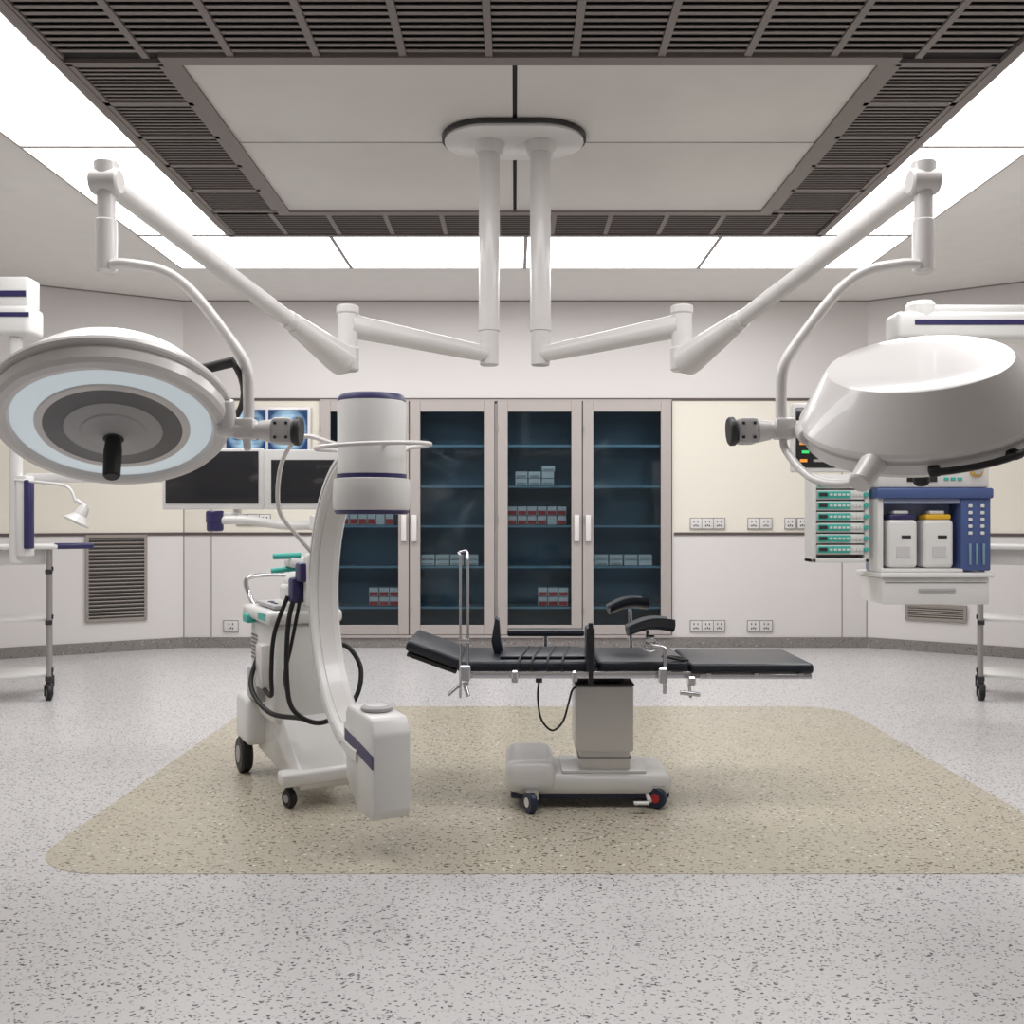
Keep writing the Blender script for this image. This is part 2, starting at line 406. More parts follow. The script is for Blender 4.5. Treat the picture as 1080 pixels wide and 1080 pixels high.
# ---------------------------------------------------------------- wall fittings
def vent(name,a,d,n,tc,w,zc,h,ns):
    c=a+d*tc; R=Matrix((d,-n,V((0,0,1)))).transposed()
    root(name,(c.x,c.y,zc))
    def b(u,o,z,s):
        p=c+d*u+n*o; return ((p.x,p.y,zc+z),s,R)
    boxes('back',[b(0,.004,0,(w,.006,h))],'dark')
    f=.03
    boxes('frame',[b(-w/2+f/2,.016,0,(f,.028,h)),b(w/2-f/2,.016,0,(f,.028,h)),b(0,.016,h/2-f/2,(w-2*f,.028,f)),b(0,.016,-h/2+f/2,(w-2*f,.028,f))],'vent',.002)
    RR=R@Matrix.Rotation(math.radians(-35),3,'X')
    q=c+n*.016
    boxes('louvres',[((q.x,q.y,zc-h/2+f+(i+.5)*(h-2*f)/ns),(w-2*f,.026,.010),RR) for i in range(ns)],'vent')
vent('air_vent_grille',AL,DL,NL,.65,.585,.755,.88,22)
vent('air_vent_grille',AR,DR,NR,.667,.58,.405,.17,5)
def socket(x,z,w,h=.12,n=3):
    root('wall_socket',(x,YB,z))
    box('plate',(x,YB-.008,z),(w,.016,h),'white2',.004)
    hs=[]
    for i in range(n):
        cx=x-w/2+(i+.5)*w/n
        for dx,dz in ((-.02,.02),(.02,.02),(0,-.02),(-.02,-.025),(.02,-.025)): hs.append(((cx+dx,YB-.017,z+dz),(.010,.004,.018)))
        if i: hs.append(((x-w/2+i*w/n,YB-.0165,z),(.004,.003,h)))
    boxes('socket_holes',hs,'dark')
    bo=[((x,YB-.0165,z+h/2-.003),(w,.004,.005)),((x,YB-.0165,z-h/2+.003),(w,.004,.005)),((x-w/2+.003,YB-.0165,z),(.005,.004,h)),((x+w/2-.003,YB-.0165,z),(.005,.004,h))]
    boxes('plate_edge',bo,'mid')
for x,z,w,n in ((2.03,-.04,.37,3),(2.58,-.04,.26,2),(2.03,-1.12,.37,3),(2.58,-1.12,.27,2),(-2.99,-1.12,.16,1),(-2.75,-.0,.36,3),(2.90,-.04,.12,1),(3.03,-.04,.12,1)):
    socket(x,1.35+z,w,.12,n)
root('xray_film_viewer',(-2.6,YB,2.3))
bx('housing',-3.05,-2.14,9.93,YB-.013,2.04,2.53,'white2',.008)
bx('film_1',-3.02,-2.61,9.922,9.93,2.07,2.50,'film1',0)
bx('film_2',-2.58,-2.17,9.922,9.93,2.07,2.50,'film2',0)

# ---------------------------------------------------------------- SURGICAL LIGHTS
PY=5.66
root('ceiling_mount_plate',(0,PY,HC))
def capsule(x0,x1,y,r,z,n=16):
    out=[]
    for k in range(n+1):
        a=math.radians(-90+180*k/n); out.append((x1-r+r*math.cos(a),y+r*math.sin(a),z))
    for k in range(n+1):
        a=math.radians(90+180*k/n); out.append((x0+r+r*math.cos(a),y+r*math.sin(a),z))
    return out
prism('rim',capsule(-.435,.425,PY,.275,HC-.052),(0,0,.026),'dark')
prism('cover',capsule(-.42,.41,PY,.26,HC-.068),(0,0,.03),'white2',.005)

def surg(sg, up, C):
    f=lambda x,y,z: V((sg*x,y,z))
    px=.153
    root('surgical_light',f(px,PY,HC-.07))
    lathe('ceiling_flange',[(.0,0),(.075,0),(.085,.02),(.092,.05),(.096,.06)],f(px,PY,HC-.129),(0,0,1),'white2')
    cyl('drop_tube',f(px,PY,2.52),f(px,PY,HC-.12),.062,'white2')
    lathe('swivel_collar',[(.05,0),(.056,.005),(.056,.20),(.064,.205),(.064,.27),(.058,.275)],f(px,PY,2.27),(0,0,1),'white2')
    J=f(.89,5.05,0)
    a=f(px,PY,2.335); b=V((J.x,J.y,2.385))
    d=(b-a)
    sweep('extension_arm',[a,a+d*.25,a+d*.7,b],.05,'white2',smooth=False,seg=20,rfun=lambda t:.046+.018*t)
    lathe('elbow_joint',[(.05,0),(.06,.01),(.06,.12),(.054,.13),(.054,.30),(.06,.31),(.06,.34),(.05,.35)],(J.x,J.y,2.14),(0,0,1),'white2')
    B0=V((J.x,J.y,2.19))+f(.02,-.04,0); B1=f(1.56,3.62,2.64); e=(B1-B0)
    sweep('spring_arm_housing',[B0,B0+e*.03,B0+e*.26,B0+e*.27],.06,'white2',smooth=False,seg=20,rfun=lambda t:.082 if t<.5 else .05)
    sweep('spring_arm',[B0+e*.26,B0+e*.28,B0+e*.97,B1],.04,'white2',smooth=False,seg=20,rfun=lambda t:.039)
    sweep('spring_arm_collar',[B0+e*.265,B0+e*.30],.045,'white2',smooth=False,seg=20)
    cyl('arm_pivot',B0+V((0,-.075,0)),B0+V((0,.07,0)),.06,'white2')
    cyl('pivot_cap',B0+V((0,-.085,0)),B0+V((0,-.07,0)),.03,'pale')
    cyl('upper_knuckle',B1+V((-.055,0,.0)),B1+V((.055,0,.0)),.05,'white2')
    K=B1
    lathe('drop_joint',[(.030,0),(.040,.01),(.040,.20),(.034,.205),(.034,.33),(.045,.34),(.045,.42),(.03,.44)],(K.x,K.y,2.29),(0,0,1),'white2')
    sweep('suspension_tube',[f(1.53,3.60,2.32),f(1.46,3.58,2.315),f(1.30,3.52,2.27),f(1.18,3.48,2.18),f(1.03,3.43,2.00),f(.965,3.4,1.90),f(.955,3.4,1.8),f(.955,3.4,1.70)],.020,'white2',seg=14)
    cyl('hub_knob',f(.765,3.4,1.665),f(.79,3.4,1.667),.052,'dark')
    box('hub_housing',f(.83,3.4,1.667),(.075,.085,.095),'pale',.016)
    boxes('hub_screws',[(f(.83+.02*q,3.355,1.667+.025*w_),(.010,.004,.010)) for q in (-1,1) for w_ in (-1,1)],'dark')
    cyl('hub_body',f(.865,3.4,1.667),f(.92,3.4,1.67),.042,'white2',r2=.034)
    cyl('hub_axle',f(.90,3.4,1.67),f(1.06,3.38,1.675),.03,'white2')
    box('hub_block',f(.965,3.4,1.675),(.075,.075,.075),'white2',.012)
    U=V(up).normalized(); B=basis(U,(1,0,0)); C=V(C)
    L=lambda x,y,z: C+B@V((x,y,z))
    q=1.0 if sg>0 else .72
    H=lambda h: .085+(h-.085)*q
    lathe('lamp_housing',[(.325,.012),(.333,-.004),(.350,-.008),(.372,-.004),(.384,.010),(.388,.045),(.380,.050),(.380,.060),(.397,.064),(.400,.072),(.398,.085),(.302,H(.240)),(.292,H(.252)),(.280,H(.257)),(.18,H(.262)),(0,H(.264))],C,U,'white2',seg=72,cap=False,ang=22)
    lathe('lens_annulus',[(.328,.012),(.30,.004),(.22,.002)],C,U,'lampglass',seg=72,cap=False)
    lathe('lens_ring_line',[(.252,.002),(.248,-.004),(.226,-.004),(.222,.0)],C,U,'white2',seg=72,cap=False)
    lathe('inner_reflector',[(.226,-.003),(.17,-.006),(.16,-.01)],C,U,'mid',seg=72,cap=False)
    lathe('centre_hub',[(.165,-.006),(.155,-.012),(.11,-.016),(.105,-.022),(.05,-.03),(.03,-.045),(0,-.045)],C,U,'grey',seg=60,cap=False)
    lathe('sterile_handle',[(0,-.20),(.022,-.20),(.028,-.192),(.030,-.10),(.026,-.05),(.034,-.046)],C,U,'black',cap=False)
    if sg<0: a0,a1,rh,rr=-10,200,.165,.437
    else: a0,a1,rh,rr=255,400,.03,.415
    pts=[L(rr*math.cos(math.radians(a)),rr*math.sin(math.radians(a)),rh) for a in range(a0,a1,6)]
    sweep('grip_rail',pts,.0115,'black',smooth=False)
    for i,a in enumerate((a0,(a0+a1)//2,a1-6,(3*a0+a1)//4,(a0+3*a1)//4)):
        ca,sa=math.cos(math.radians(a)),math.sin(math.radians(a))
        ri=.325 if sg<0 else .38
        Rz=B@Matrix.Rotation(math.radians(a),3,'Z')
        box('rail_bracket_%d'%i,L((ri+rr)/2*ca,(ri+rr)/2*sa,rh),(rr-ri+.02,.035,.025),'black',.006,Rz)
    if sg>0:
        ah=math.radians(228)
        cyl('side_handle',L(.37*math.cos(ah),.37*math.sin(ah),.05),L(.49*math.cos(ah),.49*math.sin(ah),.02),.042,'white2',r2=.036)
    sd=-sg
    Y0=f(.965,3.4,1.66)
    e1=L(sd*.385,0,.06)
    cyl('rim_pivot',f(1.02,3.38,1.675),e1,.03,'white2')
    sweep('yoke_arm',[Y0,Y0+V((0,-.02,-.06)),L(sd*.42,-.14,-.03),L(sd*.34,-.26,-.02),L(sd*.28,-.29,.02)] if sg>0 else [Y0,Y0+V((0,.02,-.05)),L(sd*.42,.12,.0),L(sd*.37,.12,.05)],.014,'white2')
surg(-1,(-.15,.46,.87),(-1.395,3.3,1.668))
surg(1,(-.2,-.40,.88),(1.41,3.3,1.655))

# ---------------------------------------------------------------- PENDANT RIGHT
def pendant_arm(sg,name):
    root(name,(sg*3.78,6.5,HC))
    lathe('ceiling_cover',[(.14,0),(.2,.02),(.2,.12)],(sg*3.78,6.5,HC-.121),(0,0,1),'white')
    cyl('ceiling_column',(sg*3.78,6.5,2.75),(sg*3.78,6.5,HC-.1),.10,'white')
pendant_arm(1,'equipment_pendant')
bx('horizontal_arm',2.58,3.9,6.4,6.62,2.57,2.76,'white',.035,4)
bx('arm_top_cover',2.70,3.85,6.43,6.59,2.75,2.81,'white',.02)
bx('blue_stripe',2.70,3.88,6.396,6.40,2.665,2.70,'navy',0)
lathe('arm_bearing',[(.09,0),(.1,.01),(.1,.27),(.08,.30)],(2.78,6.5,2.54),(0,0,1),'white')
cyl('drop_column',(2.78,6.64,1.7),(2.78,6.64,2.62),.07,'white')
bx('service_head',2.60,2.96,6.60,6.76,.78,1.95,'white',.02)
bx('shelf_drawer',2.42,3.13,6.25,6.66,.79,.965,'white',.01)
bx('shelf_plate',2.40,3.15,6.22,6.68,.967,1.0,'white',.01)
bx('drawer_handle',2.66,2.90,6.235,6.252,.875,.895,'grey',.004)
bx('drawer_gap',2.44,3.11,6.248,6.252,.93,.936,'mid',0)
box('support_arm',(2.45,6.70,1.86),(.36,.05,.06),'white',.01)
root('anesthesia_machine',(2.78,6.4,1.0))
bx('back_plate',2.42,3.15,6.47,6.55,1.001,1.56,'paleblue',.01)
bx('left_side_panel',2.41,2.45,6.30,6.47,1.001,1.56,'white',.008)
bx('bottom_tray',2.42,2.96,6.26,6.47,1.001,1.025,'white',.006)
bx('top_shelf',2.40,3.17,6.27,6.53,1.49,1.56,'blue',.012)
bx('top_shelf_lower_edge',2.45,2.96,6.30,6.50,1.455,1.49,'paleblue',.006)
bx('control_panel',2.96,3.16,6.29,6.47,1.01,1.50,'blue',.012)
kn=[]
for i in range(5):
    kn.append(((3.02,6.285,1.44-i*.045),(.026,.012,.022))); kn.append(((3.10,6.285,1.44-i*.045),(.026,.012,.022)))
boxes('gauge_dials',kn,'white',.004)
for i in range(3):
    bx('flow_meter_tube_%d'%i,3.01+i*.045,3.025+i*.045,6.278,6.29,1.05,1.19,'shelf',.003)
bx('monitor_unit',2.41,3.15,6.29,6.53,1.561,1.76,'white2',.015)
bx('monitor_unit_display',2.60,2.80,6.283,6.29,1.60,1.72,'screen',.002)
boxes('monitor_unit_buttons',[((2.86+i*.045,6.286,1.62),(.03,.01,.02)) for i in range(3)],'teal',.002)
cyl('rotary_knob',(3.06,6.27,1.68),(3.06,6.29,1.68),.045,'yellow')
cyl('rotary_knob_cap',(3.06,6.262,1.68),(3.06,6.272,1.68),.034,'grey')
for i,(x,cm) in enumerate(((2.58,'navy'),(2.82,'yellow'))):
    bx('vaporiser_body_%d'%(i+1),x-.10,x+.10,6.30,6.46,1.027,1.35,'white',.03,4)
    bx('vaporiser_cap_%d'%(i+1),x-.085,x+.085,6.31,6.45,1.35,1.385,cm,.012)
    bx('vaporiser_neck_%d'%(i+1),x-.05,x+.05,6.33,6.44,1.385,1.41,'white',.01)
    bx('vaporiser_label_%d'%(i+1),x-.045,x+.045,6.295,6.301,1.10,1.17,'pale',0)
    bx('vaporiser_mark_%d'%(i+1),x-.01,x+.05,6.295,6.301,1.225,1.245,'dark',0)
root('infusion_pump_stack',(2.2,6.5,1.1))
bx('rack_back',2.05,2.37,6.52,6.58,1.08,1.66,'white',.008)
bx('rack_side_left',2.0,2.03,6.38,6.55,1.06,1.66,'white',.006)
bx('rack_side_right',2.355,2.385,6.38,6.55,1.06,1.66,'white',.006)
bx('rack_foot',2.0,2.385,6.38,6.55,1.06,1.09,'white',.006)
for i in range(7):
    z=1.115+i*.074
    bx('pump_body_%d'%(i+1),2.032,2.353,6.38,6.52,z,z+.064,'white',.006)
    bx('pump_face_%d'%(i+1),2.037,2.26,6.370,6.381,z+.010,z+.056,'teal',.004)
    bx('pump_display_%d'%(i+1),2.045,2.10,6.366,6.371,z+.022,z+.046,'dark',0)
    boxes('pump_keys_%d'%(i+1),[((2.282+k*.022,6.374,z+.033),(.014,.01,.016)) for k in range(3)]+[((2.125+k*.028,6.368,z+.033),(.018,.006,.014)) for k in range(5)],'white')
    cyl('pump_knob_%d'%(i+1),(2.36,6.36,z+.033),(2.36,6.38,z+.033),.016,'teal',seg=14)
bx('rack_post',2.30,2.34,6.581,6.62,1.10,1.66,'white',.006)
root('patient_monitor',(2.1,6.5,1.9))
bx('monitor_case',1.93,2.395,6.60,6.67,1.68,2.16,'white',.015)
bx('monitor_screen',1.955,2.35,6.592,6.60,1.71,2.13,'screen',.003)
dl=[];ol=[];gl=[]
for i in range(6):
    z=1.76+i*.06
    (gl if i%2 else ol).append(((2.0+random.random()*.02,6.590,z),(.05,.004,.02)))
    dl.append(((2.12,6.590,z),(.09,.004,.018)))
boxes('readout_orange',ol,'orange');boxes('readout_green',gl,'green');boxes('readout_white',dl,'grey')

# ---------------------------------------------------------------- PENDANT LEFT
pendant_arm(-1,'monitor_pendant')
bx('horizontal_arm',-3.9,-3.28,6.4,6.62,2.60,2.80,'white',.035,4)
bx('arm_top_cover',-3.85,-3.3,6.42,6.6,2.79,3.0,'white',.02)
bx('blue_stripe',-3.88,-3.279,6.396,6.40,2.72,2.75,'navy',0)
bx('blue_stripe_upper',-3.84,-3.31,6.414,6.42,2.86,2.90,'navy',0)
cyl('drop_column',(-3.42,6.5,1.05),(-3.42,6.5,2.62),.042,'white')
bx('column_grip_blue',-3.33,-3.29,6.42,6.5,1.15,1.62,'navy',.01)
bx('column_body',-3.39,-3.32,6.44,6.56,1.1,1.65,'white',.01)
box('monitor_arm',(-2.6,6.60,1.64),(1.6,.05,.06),'white',.01)
cyl('monitor_post',(-1.93,6.60,1.33),(-1.93,6.60,1.75),.03,'white')
bx('monitor_frame_1',-2.43,-1.73,6.53,6.57,1.42,1.84,'white',.01)
bx('screen_1',-2.405,-1.765,6.524,6.53,1.46,1.82,'screen',.002)
bx('monitor_frame_2',-1.715,-1.17,6.50,6.55,1.42,1.83,'white',.01)
bx('screen_2',-1.67,-1.21,6.494,6.50,1.46,1.76,'screen',.002)
lathe('joint_blue',[(.045,0),(.055,.01),(.055,.06),(.06,.065),(.06,.13),(.05,.14)],(-2.03,6.42,1.27),(0,0,1),'navy')
sweep('lower_arm',[(-2.03,6.42,1.345),(-1.8,6.42,1.345),(-1.55,6.42,1.31),(-1.25,6.42,1.31)],.03,'white',seg=14)
box('arm_link',(-1.98,6.51,1.37),(.14,.2,.06),'white',.01)
cyl('grip_handle',(-1.33,6.38,1.28),(-1.33,6.38,1.38),.05,'white')
sweep('exam_lamp_gooseneck',[(-3.4,6.45,1.62),(-3.2,6.42,1.60),(-3.02,6.4,1.57),(-2.96,6.4,1.46)],.010,'white')
lathe('exam_lamp_head',[(.0,.12),(.03,.115),(.04,.08),(.045,.05),(.09,0),(.085,-.01),(0,.0)],(-2.95,6.38,1.335),(.45,.25,1),'white')
cyl('exam_lamp_stem',(-2.96,6.4,1.48),(-2.90,6.41,1.435),.014,'white')

# ---------------------------------------------------------------- TROLLEYS
def trolley(sg):
    root('instrument_trolley',(sg*3.49,7.1,0),-sg*math.radians(25),local=True)
    W,D=.55,.45
    for i,(x,y) in enumerate(((0,0),(W,0),(0,D),(W,D))):
        X=sg*x
        cyl('post_%d'%i,(X,y,.13),(X,y,1.13),.018,'steel',seg=14)
        boxes('post_clamp_%d'%i,[((X,y,z),(.05,.05,.035)) for z in (.16,.58,.96)],'dark',.004)
        cyl('caster_stem_%d'%i,(X,y,.09),(X,y,.14),.022,'dark',seg=14)
        boxes('caster_fork_%d'%i,[((X-.028,y-.01,.075),(.008,.05,.08)),((X+.028,y-.01,.075),(.008,.05,.08)),((X,y-.01,.112),(.06,.05,.012))],'dark',.002)
        lathe('caster_wheel_%d'%i,[(.02,-.018),(.052,-.018),(.058,-.012),(.058,.012),(.052,.018),(.02,.018)],(X,y-.02,.059),(1,.25,0),'black',seg=24)
        lathe('caster_hub_%d'%i,[(.0,-.021),(.026,-.021),(.026,.021),(0,.021)],(X,y-.02,.059),(1,.25,0),'grey',seg=18,cap=False)
    for i,z in enumerate((.18,.60)):
        box('shelf_%d'%i,(sg*W/2,D/2,z),(W,D-.02,.022),'white',.004)
    box('top_tray',(sg*W/2,D/2,1.145),(W+.12,D+.10,.035),'white',.012)
    box('drawer',(sg*W/2,D/2,1.07),(W-.05,D-.05,.115),'white2',.01)
    if sg<0:
        box('tray_extension',(.14,D/2+.02,1.15),(.20,.3,.02),'white',.006)
        box('side_grip',(.17,.03,1.15),(.28,.09,.045),'navy',.018,None,3)
trolley(-1); trolley(1)

# ---------------------------------------------------------------- OPERATING TABLE
root('operating_table',(.38,4.6,0))
bx('base_cover',.0,.735,4.42,4.80,.065,.155,'white',.03,4)
bx('base_head_cover',-.045,.19,4.39,4.82,.075,.225,'white',.05,5)
bx('base_skirt',-.02,.725,4.435,4.785,.042,.078,'navy2',.012)
bx('base_step',.22,.62,4.46,4.76,.15,.17,'white',.01)
bx('column_lower',.305,.545,4.475,4.725,.165,.30,'white2',.012)
bx('column_upper',.285,.56,4.46,4.74,.255,.565,'white2',.012)
bx('column_cap',.283,.562,4.455,4.745,.565,.578,'dark',.004)
bx('column_seam',.30,.55,4.472,4.73,.225,.229,'mid',0)
bx('pivot_block',.33,.52,4.50,4.70,.575,.63,'dark',.01)
for i,(x,y,hm) in enumerate(((.09,4.40,'white'),(.68,4.47,'red'),(.09,4.78,'white'),(.66,4.76,'white'))):
    ax=(1,.5,0) if i!=1 else (.5,1,0)
    lathe('caster_wheel_%d'%i,[(.02,-.017),(.044,-.017),(.050,-.01),(.050,.01),(.044,.017),(.02,.017)],(x-.02,y-.04,.051),ax,'navy2',seg=28)
    lathe('caster_hub_%d'%i,[(0,-.020),(.022,-.020),(.022,.02),(0,.02)],(x-.02,y-.04,.051),ax,hm,seg=18,cap=False)
    cyl('caster_stem_%d'%i,(x,y,.05),(x,y,.10),.026,'chrome')
    box('caster_fork_%d'%i,(x-.01,y-.025,.103),(.06,.07,.010),'chrome',.003)
cyl('brake_pedal',(.62,4.36,.055),(.62,4.45,.065),.010,'white')
box('brake_pedal_tip',(.58,4.345,.05),(.07,.03,.012),'white',.004)
bx('frame_plate',-.24,.82,4.38,4.82,.625,.648,'dark',.004)
bx('leg_frame',.76,1.37,4.37,4.83,.618,.640,'grey',.004)
def mattress(name,x0,x1,z0,th=.05):
    bx(name,x0,x1,4.35,4.85,z0,z0+th,'pad',.016,3)
mattress('back_mattress',-.265,.375,.648); mattress('seat_mattress',.385,.80,.648); mattress('leg_mattress',.81,1.375,.640,.048)
th=math.atan2(.085,.235)
Rh=Matrix.Rotation(th,3,'Y')
box('head_frame',(-.385,4.6,.685),(.245,.42,.02),'dark',.004,Rh)
box('head_mattress',(-.375,4.6,.725),(.27,.46,.05),'pad',.016,Rh,3)
bx('body_cushion',-.07,.33,4.43,4.78,.697,.712,'pad',.006)
for i,y in enumerate((4.315,4.885)):
    bx('side_rail_%d'%i,-.24,.80,y-.007,y+.007,.628,.658,'chrome',.002)
    bx('leg_side_rail_%d'%i,.84,1.35,y-.006,y+.006,.625,.645,'chrome',.002)
    boxes('rail_standoffs_%d'%i,[((x,(y+(4.37 if i==0 else 4.83))/2,.643),(.02,.07,.015)) for x in (-.2,-.02,.12,.32,.5,.68,.88,1.1,1.30)],'chrome')
boxes('rail_clamps',[((-.225,4.30,.655),(.05,.045,.07)),((0.0,4.30,.64),(.03,.04,.055)),((.27,4.30,.64),(.025,.04,.05)),((.67,4.30,.645),(.04,.045,.07)),((.80,4.30,.62),(.035,.045,.04))],'chrome',.006)
for i,x in enumerate((.02,.08,.15,.22)):
    sweep('strap_%d'%i,[(x+.05,4.75,.715),(x+.02,4.5,.715),(x,4.36,.703),(x-.005,4.333,.66)],.005,'black')
for i,x in enumerate((-.247,-.213)):
    cyl('screen_rod_%d'%i,(x,4.30,.54 if i==0 else .60),(x,4.30,1.19-.02*i),.0055,'chrome',seg=12)
sweep('screen_rod_top',[(-.247,4.30,1.19),(-.255,4.32,1.2),(-.22,4.33,1.205),(-.213,4.30,1.17)],.0055,'chrome')
box('rod_link',(-.23,4.30,.80),(.05,.02,.02),'chrome',.003)
cyl('clamp_knob_1',(-.30,4.27,.56),(-.25,4.30,.60),.008,'chrome')
cyl('clamp_knob_2',(-.21,4.27,.555),(-.23,4.30,.61),.010,'chrome')
prism('shoulder_support',[(-.10,4.60,.695),(-.055,4.60,.695),(-.07,4.60,.77),(-.075,4.60,.86),(-.095,4.60,.875),(-.105,4.60,.82),(-.115,4.60,.76)],(0,.10,0),'pad',.006)
bx('side_support_pad',.325,.365,4.31,4.42,.66,.86,'pad',.012)
bx('side_support_stem',.335,.355,4.30,4.33,.60,.88,'black',.004)
bx('far_arm_board',-.04,.36,4.89,5.0,.745,.78,'pad',.012)
cyl('arm_board_post',(.16,4.93,.64),(.16,4.93,.75),.012,'chrome')
cyl('far_arm_board_link',(.16,4.88,.645),(.16,4.95,.645),.012,'chrome')
def cradle(name,c,l,w,ang,tilt):
    bm=bmesh.new(); n=10; mrows=8; t=.022
    R=Matrix.Rotation(ang,3,'Z')@Matrix.Rotation(tilt,3,'Y')
    rows=[]
    for s in (0,1):
        g=[]
        for i in range(n+1):
            u=(i/n-.5)*l; row=[]
            ww=w*(1-.35*(i/n))
            for j in range(mrows+1):
                a=(j/mrows-.5)*2.2
                row.append(bm.verts.new(V(c)+R@V((u,math.sin(a)*ww/2*1.1,(1-math.cos(a))*ww*.55 - s*t+ .02*math.sin(math.pi*i/n)))))
            g.append(row)
        rows.append(g)
    for s in (0,1):
        for i in range(n):
            for j in range(mrows): bm.faces.new((rows[s][i][j],rows[s][i+1][j],rows[s][i+1][j+1],rows[s][i][j+1]))
    for i in range(n):
        for j in (0,mrows): bm.faces.new((rows[0][i][j],rows[0][i+1][j],rows[1][i+1][j],rows[1][i][j]))
    for j in range(mrows):
        for i in (0,n): bm.faces.new((rows[0][i][j],rows[0][i][j+1],rows[1][i][j+1],rows[1][i][j]))
    return _mk(bm,name,'pad',True,50)
cradle('leg_holder_pad_far',(.575,4.84,.90),.20,.13,math.pi+.15,.12)
cradle('leg_holder_pad_near',(.62,4.36,.845),.21,.14,math.pi+.1,.08)
cyl('leg_holder_post_far',(.60,4.885,.64),(.59,4.86,.89),.009,'chrome')
sweep('leg_holder_bracket_near',[(.68,4.30,.56),(.68,4.30,.72),(.68,4.31,.765),(.63,4.33,.775),(.61,4.34,.80),(.61,4.36,.835)],.009,'chrome')
cyl('leg_holder_ball',(.60,4.35,.80),(.64,4.35,.80),.022,'chrome')
sweep('leg_holder_loop',[(.585,4.33,.765),(.60,4.33,.80),(.64,4.33,.80),(.66,4.33,.765),(.62,4.33,.745)],.006,'chrome',closed=True)
sweep('foot_strap',[(.70,4.5,.70),(.75,4.45,.705),(.80,4.4,.70),(.76,4.36,.705),(.71,4.42,.71)],.007,'black')
cyl('t_handle_stem',(.79,4.30,.61),(.79,4.26,.55),.007,'chrome')
cyl('t_handle_grip',(.74,4.25,.575),(.83,4.25,.565),.010,'chrome')
sweep('hand_control_cable',[(.11,4.33,.61),(.105,4.33,.54),(.12,4.33,.44),(.17,4.34,.385),(.22,4.36,.42),(.25,4.40,.50),(.27,4.45,.55),(.30,4.48,.565)],.005,'black')
box('hand_control_hook',(.11,4.335,.62),(.03,.02,.03),'dark',.003)

# ---------------------------------------------------------------- C-ARM
root('c_arm_xray_machine',(-.588,3.9,0),math.asin(.48),local=True)
lathe('image_intensifier',[(.10,.485),(.125,.485),(.134,.475),(.140,.455),(.140,.165),(.136,.16),(.136,.150),(.155,.145),(.158,.12),(.158,.03),(.150,.015)],(0,0,1.37),(0,0,1),'white',seg=64)
lathe('detector_cap_ring',[(.118,.490),(.128,.488),(.136,.477),(.139,.462),(.134,.46)],(0,0,1.372),(0,0,1),'navy',seg=64,cap=False)
lathe('detector_band',[(.137,.168),(.1425,.165),(.1425,.146),(.137,.143)],(0,0,1.37),(0,0,1),'navy',seg=64,cap=False)
lathe('detector_face_ring',[(.151,.02),(.153,.012),(.145,.0),(0,.0)],(0,0,1.372),(0,0,1),'navy',seg=64,cap=False)
ring=[(.015+.235*math.cos(a*math.pi/18),.02+.235*math.sin(a*math.pi/18),1.652+.012*math.cos(a*math.pi/18)) for a in range(36)]
sweep('handle_ring',ring,.009,'white2',smooth=False,closed=True)
for i,a in enumerate((30,150,270)):
    ca,sa=math.cos(math.radians(a)),math.sin(math.radians(a))
    cyl('ring_strut_%d'%i,(.13*ca,.13*sa,1.65),(.015+.232*ca,.02+.232*sa,1.652),.007,'white2')
R0=.63; zc=1.01; yc=.03
arc=[(0,yc+R0*math.cos(math.radians(a)),zc+R0*math.sin(math.radians(a))) for a in range(98,-93,-5)]
sweep('c_arc',arc,.05,'white',smooth=False,rect=(.135,.055),xh=(1,0,0))
arc2=[(0,yc+(R0-.030)*math.cos(math.radians(a)),zc+(R0-.030)*math.sin(math.radians(a))) for a in range(75,-70,-5)]
sweep('arc_inner_track',arc2,.05,'white2',smooth=False,rect=(.07,.006),xh=(1,0,0))
arc3=[(-.0685,yc+R0*math.cos(math.radians(a)),zc+R0*math.sin(math.radians(a))) for a in range(85,-80,-5)]
sweep('arc_side_groove',arc3,.05,'pale',smooth=False,rect=(.006,.010),xh=(1,0,0))
box('detector_carrier',(0,.10,1.63),(.14,.14,.10),'white',.02)
tx=.022
prism('xray_tube_housing',[(-.08+tx,.16,.26),(-.08+tx,.02,.165),(-.08+tx,-.15,.155),(-.08+tx,-.175,.19),(-.08+tx,-.175,.50),(-.08+tx,-.14,.56),(-.08+tx,.14,.57),(-.08+tx,.17,.54)],(.16,0,0),'white',.012,2)
prism('tube_side_stripe',[(-.083+tx,.165,.470),(-.083+tx,.165,.420),(-.083+tx,-.17,.365),(-.083+tx,-.17,.418)],(.003,0,0),'navy')
lathe('collimator_window',[(.062,0),(.066,.004),(.066,.014),(.055,.02),(0,.02)],(tx,0,.565),(0,0,1),'grey',seg=40)
lathe('collimator_glass',[(.045,.021),(0,.022)],(tx,0,.565),(0,0,1),'white',seg=40,cap=False)
box('tube_carrier',(0,.12,.44),(.12,.16,.12),'white',.02)
yb=yc+R0
box('arc_clamp',(0,yb+.035,1.06),(.15,.10,.26),'white',.02,None,3)
box('arc_clamp_grip_1',(-.07,yb+.07,1.10),(.07,.09,.09),'navy',.012)
box('arc_clamp_grip_2',(-.09,yb+.14,1.01),(.06,.08,.12),'navy',.012)
cyl('horizontal_shaft',(0,yb+.06,1.03),(0,yb+.50,1.03),.055,'white')
cyl('brake_lever_teal',(-.05,yb+.20,1.175),(-.17,yb+.26,1.17),.015,'teal')
cyl('brake_lever_teal_2',(-.02,yb+.29,1.11),(-.16,yb+.34,1.095),.014,'teal')
box('lever_housing',(-.04,yb+.26,1.14),(.12,.14,.05),'white',.015)
bx('column',-.08,.08,yb+.32,yb+.50,.30,1.02,'white',.02,3)
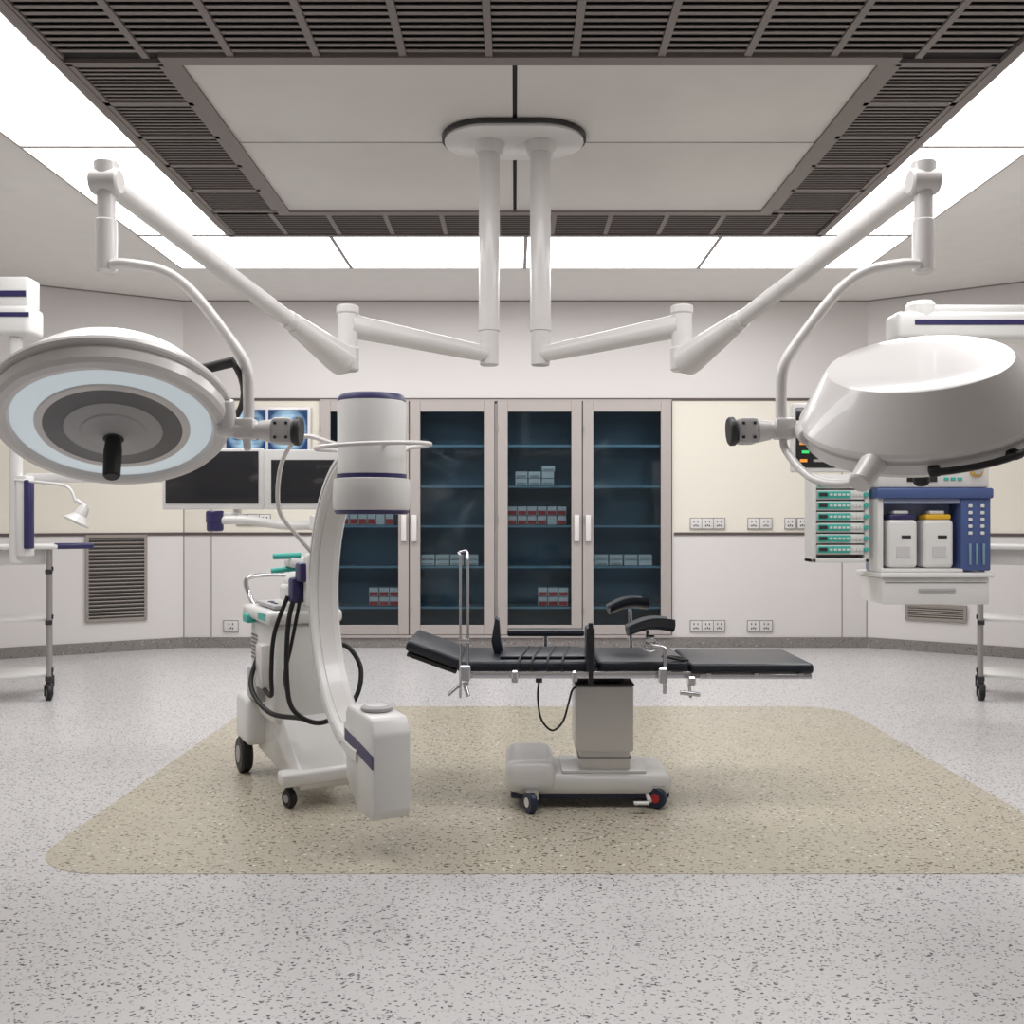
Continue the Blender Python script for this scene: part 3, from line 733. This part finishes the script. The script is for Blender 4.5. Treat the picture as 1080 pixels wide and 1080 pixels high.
bx('column_front_cover',-.10,.10,yb+.30,yb+.52,.84,.94,'white',.02,3)
bx('cabinet_body',-.155,.17,yb+.30,yb+.80,.33,.83,'white',.03,3)
bx('console_top',-.19,.19,yb+.28,yb+.84,.83,.895,'white',.02,3)
box('console_panel',(0,yb+.55,.91),(.28,.38,.02),'grey',.006)
box('console_teal_mark',(-.192,yb+.40,.865),(.006,.14,.035),'teal',0)
box('console_teal_handle',(-.18,yb+.72,.83),(.05,.10,.05),'teal',.012)
boxes('console_buttons',[((-.1+.05*i,yb+.46+.06*j,.922),(.025,.03,.006)) for i in range(5) for j in range(3)],'navy')
box('cable_socket_box',(-.18,yb+.40,.62),(.06,.12,.22),'white2',.012)
box('generator_box',(-.175,yb+.58,.50),(.05,.20,.16),'grey',.012)
boxes('cabinet_vents',[((-.157,yb+.70,.62+.02*i),(.006,.12,.008)) for i in range(7)],'mid')
sweep('push_handle',[(-.13,yb+.80,.88),(-.13,yb+.92,.93),(-.13,yb+.94,1.03),(.12,yb+.94,1.03),(.12,yb+.92,.93),(.12,yb+.80,.88)],.013,'chrome',sub=6)
prism('chassis',[(-.12,yb+.78,.12),(-.12,yb+.02,.075),(-.12,yb-.02,.09),(-.12,yb-.02,.15),(-.12,yb+.34,.40),(-.12,yb+.78,.40)],(.26,0,0),'white',.02,3)
bx('rear_axle_housing',-.215,.26,yb+.62,yb+.88,.17,.42,'white',.03,3)
bx('front_cross_bar',-.20,.30,yb-.03,yb+.08,.11,.175,'white',.015,3)
for i,x in enumerate((-.19,.24)):
    lathe('rear_wheel_%d'%i,[(.03,-.03),(.085,-.03),(.096,-.02),(.096,.02),(.085,.03),(.03,.03)],(x,yb+.79,.097),(1,0,0),'black',seg=32)
    lathe('rear_wheel_hub_%d'%i,[(0,-.034),(.045,-.034),(.045,.034),(0,.034)],(x,yb+.79,.097),(1,0,0),'grey',seg=24,cap=False)
for i,(x,y) in enumerate(((-.15,yb+.04),(.24,yb+.03))):
    lathe('front_caster_%d'%i,[(.015,-.018),(.038,-.018),(.045,-.01),(.045,.01),(.038,.018),(.015,.018)],(x,y,.046),(1,.3,0),'black',seg=24)
    lathe('front_caster_hub_%d'%i,[(0,-.02),(.02,-.02),(.02,.02),(0,.02)],(x,y,.046),(1,.3,0),'grey',seg=18,cap=False)
    cyl('front_caster_stem_%d'%i,(x,y+.01,.07),(x,y+.01,.12),.018,'dark')
sweep('cable_1',[(-.10,yb+.12,1.0),(-.14,yb+.10,.85),(-.16,yb+.05,.6),(-.14,yb+.0,.46),(-.02,yb-.04,.40),(.14,yb-.02,.48),(.20,yb+.04,.62),(.15,yb+.10,.73),(.05,yb+.14,.74)],.012,'black')
sweep('cable_2',[(-.12,yb+.18,.98),(-.18,yb+.20,.80),(-.20,yb+.18,.62),(-.19,yb+.22,.50),(-.19,yb+.40,.52)],.011,'black')
sweep('cable_3',[(-.18,yb+.50,.68),(-.24,yb+.42,.52),(-.20,yb+.22,.42),(-.10,yb+.0,.42)],.012,'black')
sweep('cable_4',[(-.08,yb+.10,.98),(-.12,yb+.12,.75),(-.15,yb+.12,.60),(-.14,yb+.06,.48)],.009,'black')
sweep('detector_cable',[(-.12,.08,1.66),(-.22,.25,1.70),(-.26,.42,1.60),(-.24,.55,1.40),(-.14,.62,1.28),(-.06,.66,1.20)],.010,'white2')

# ---------------------------------------------------------------- world / camera
w=bpy.data.worlds.new('world'); S.world=w; w.use_nodes=True
w.node_tree.nodes['Background'].inputs[0].default_value=(.8,.85,.9,1); w.node_tree.nodes['Background'].inputs[1].default_value=.3
cam=bpy.data.cameras.new('camera'); co=bpy.data.objects.new('camera',cam); S.collection.objects.link(co)
co.location=(0,0,1.35); co.rotation_euler=(math.pi/2,0,0)
cam.sensor_width=36; cam.lens=36*1000/1080; cam.shift_x=-3/1080; cam.shift_y=8/1080; cam.clip_start=.05
S.camera=co
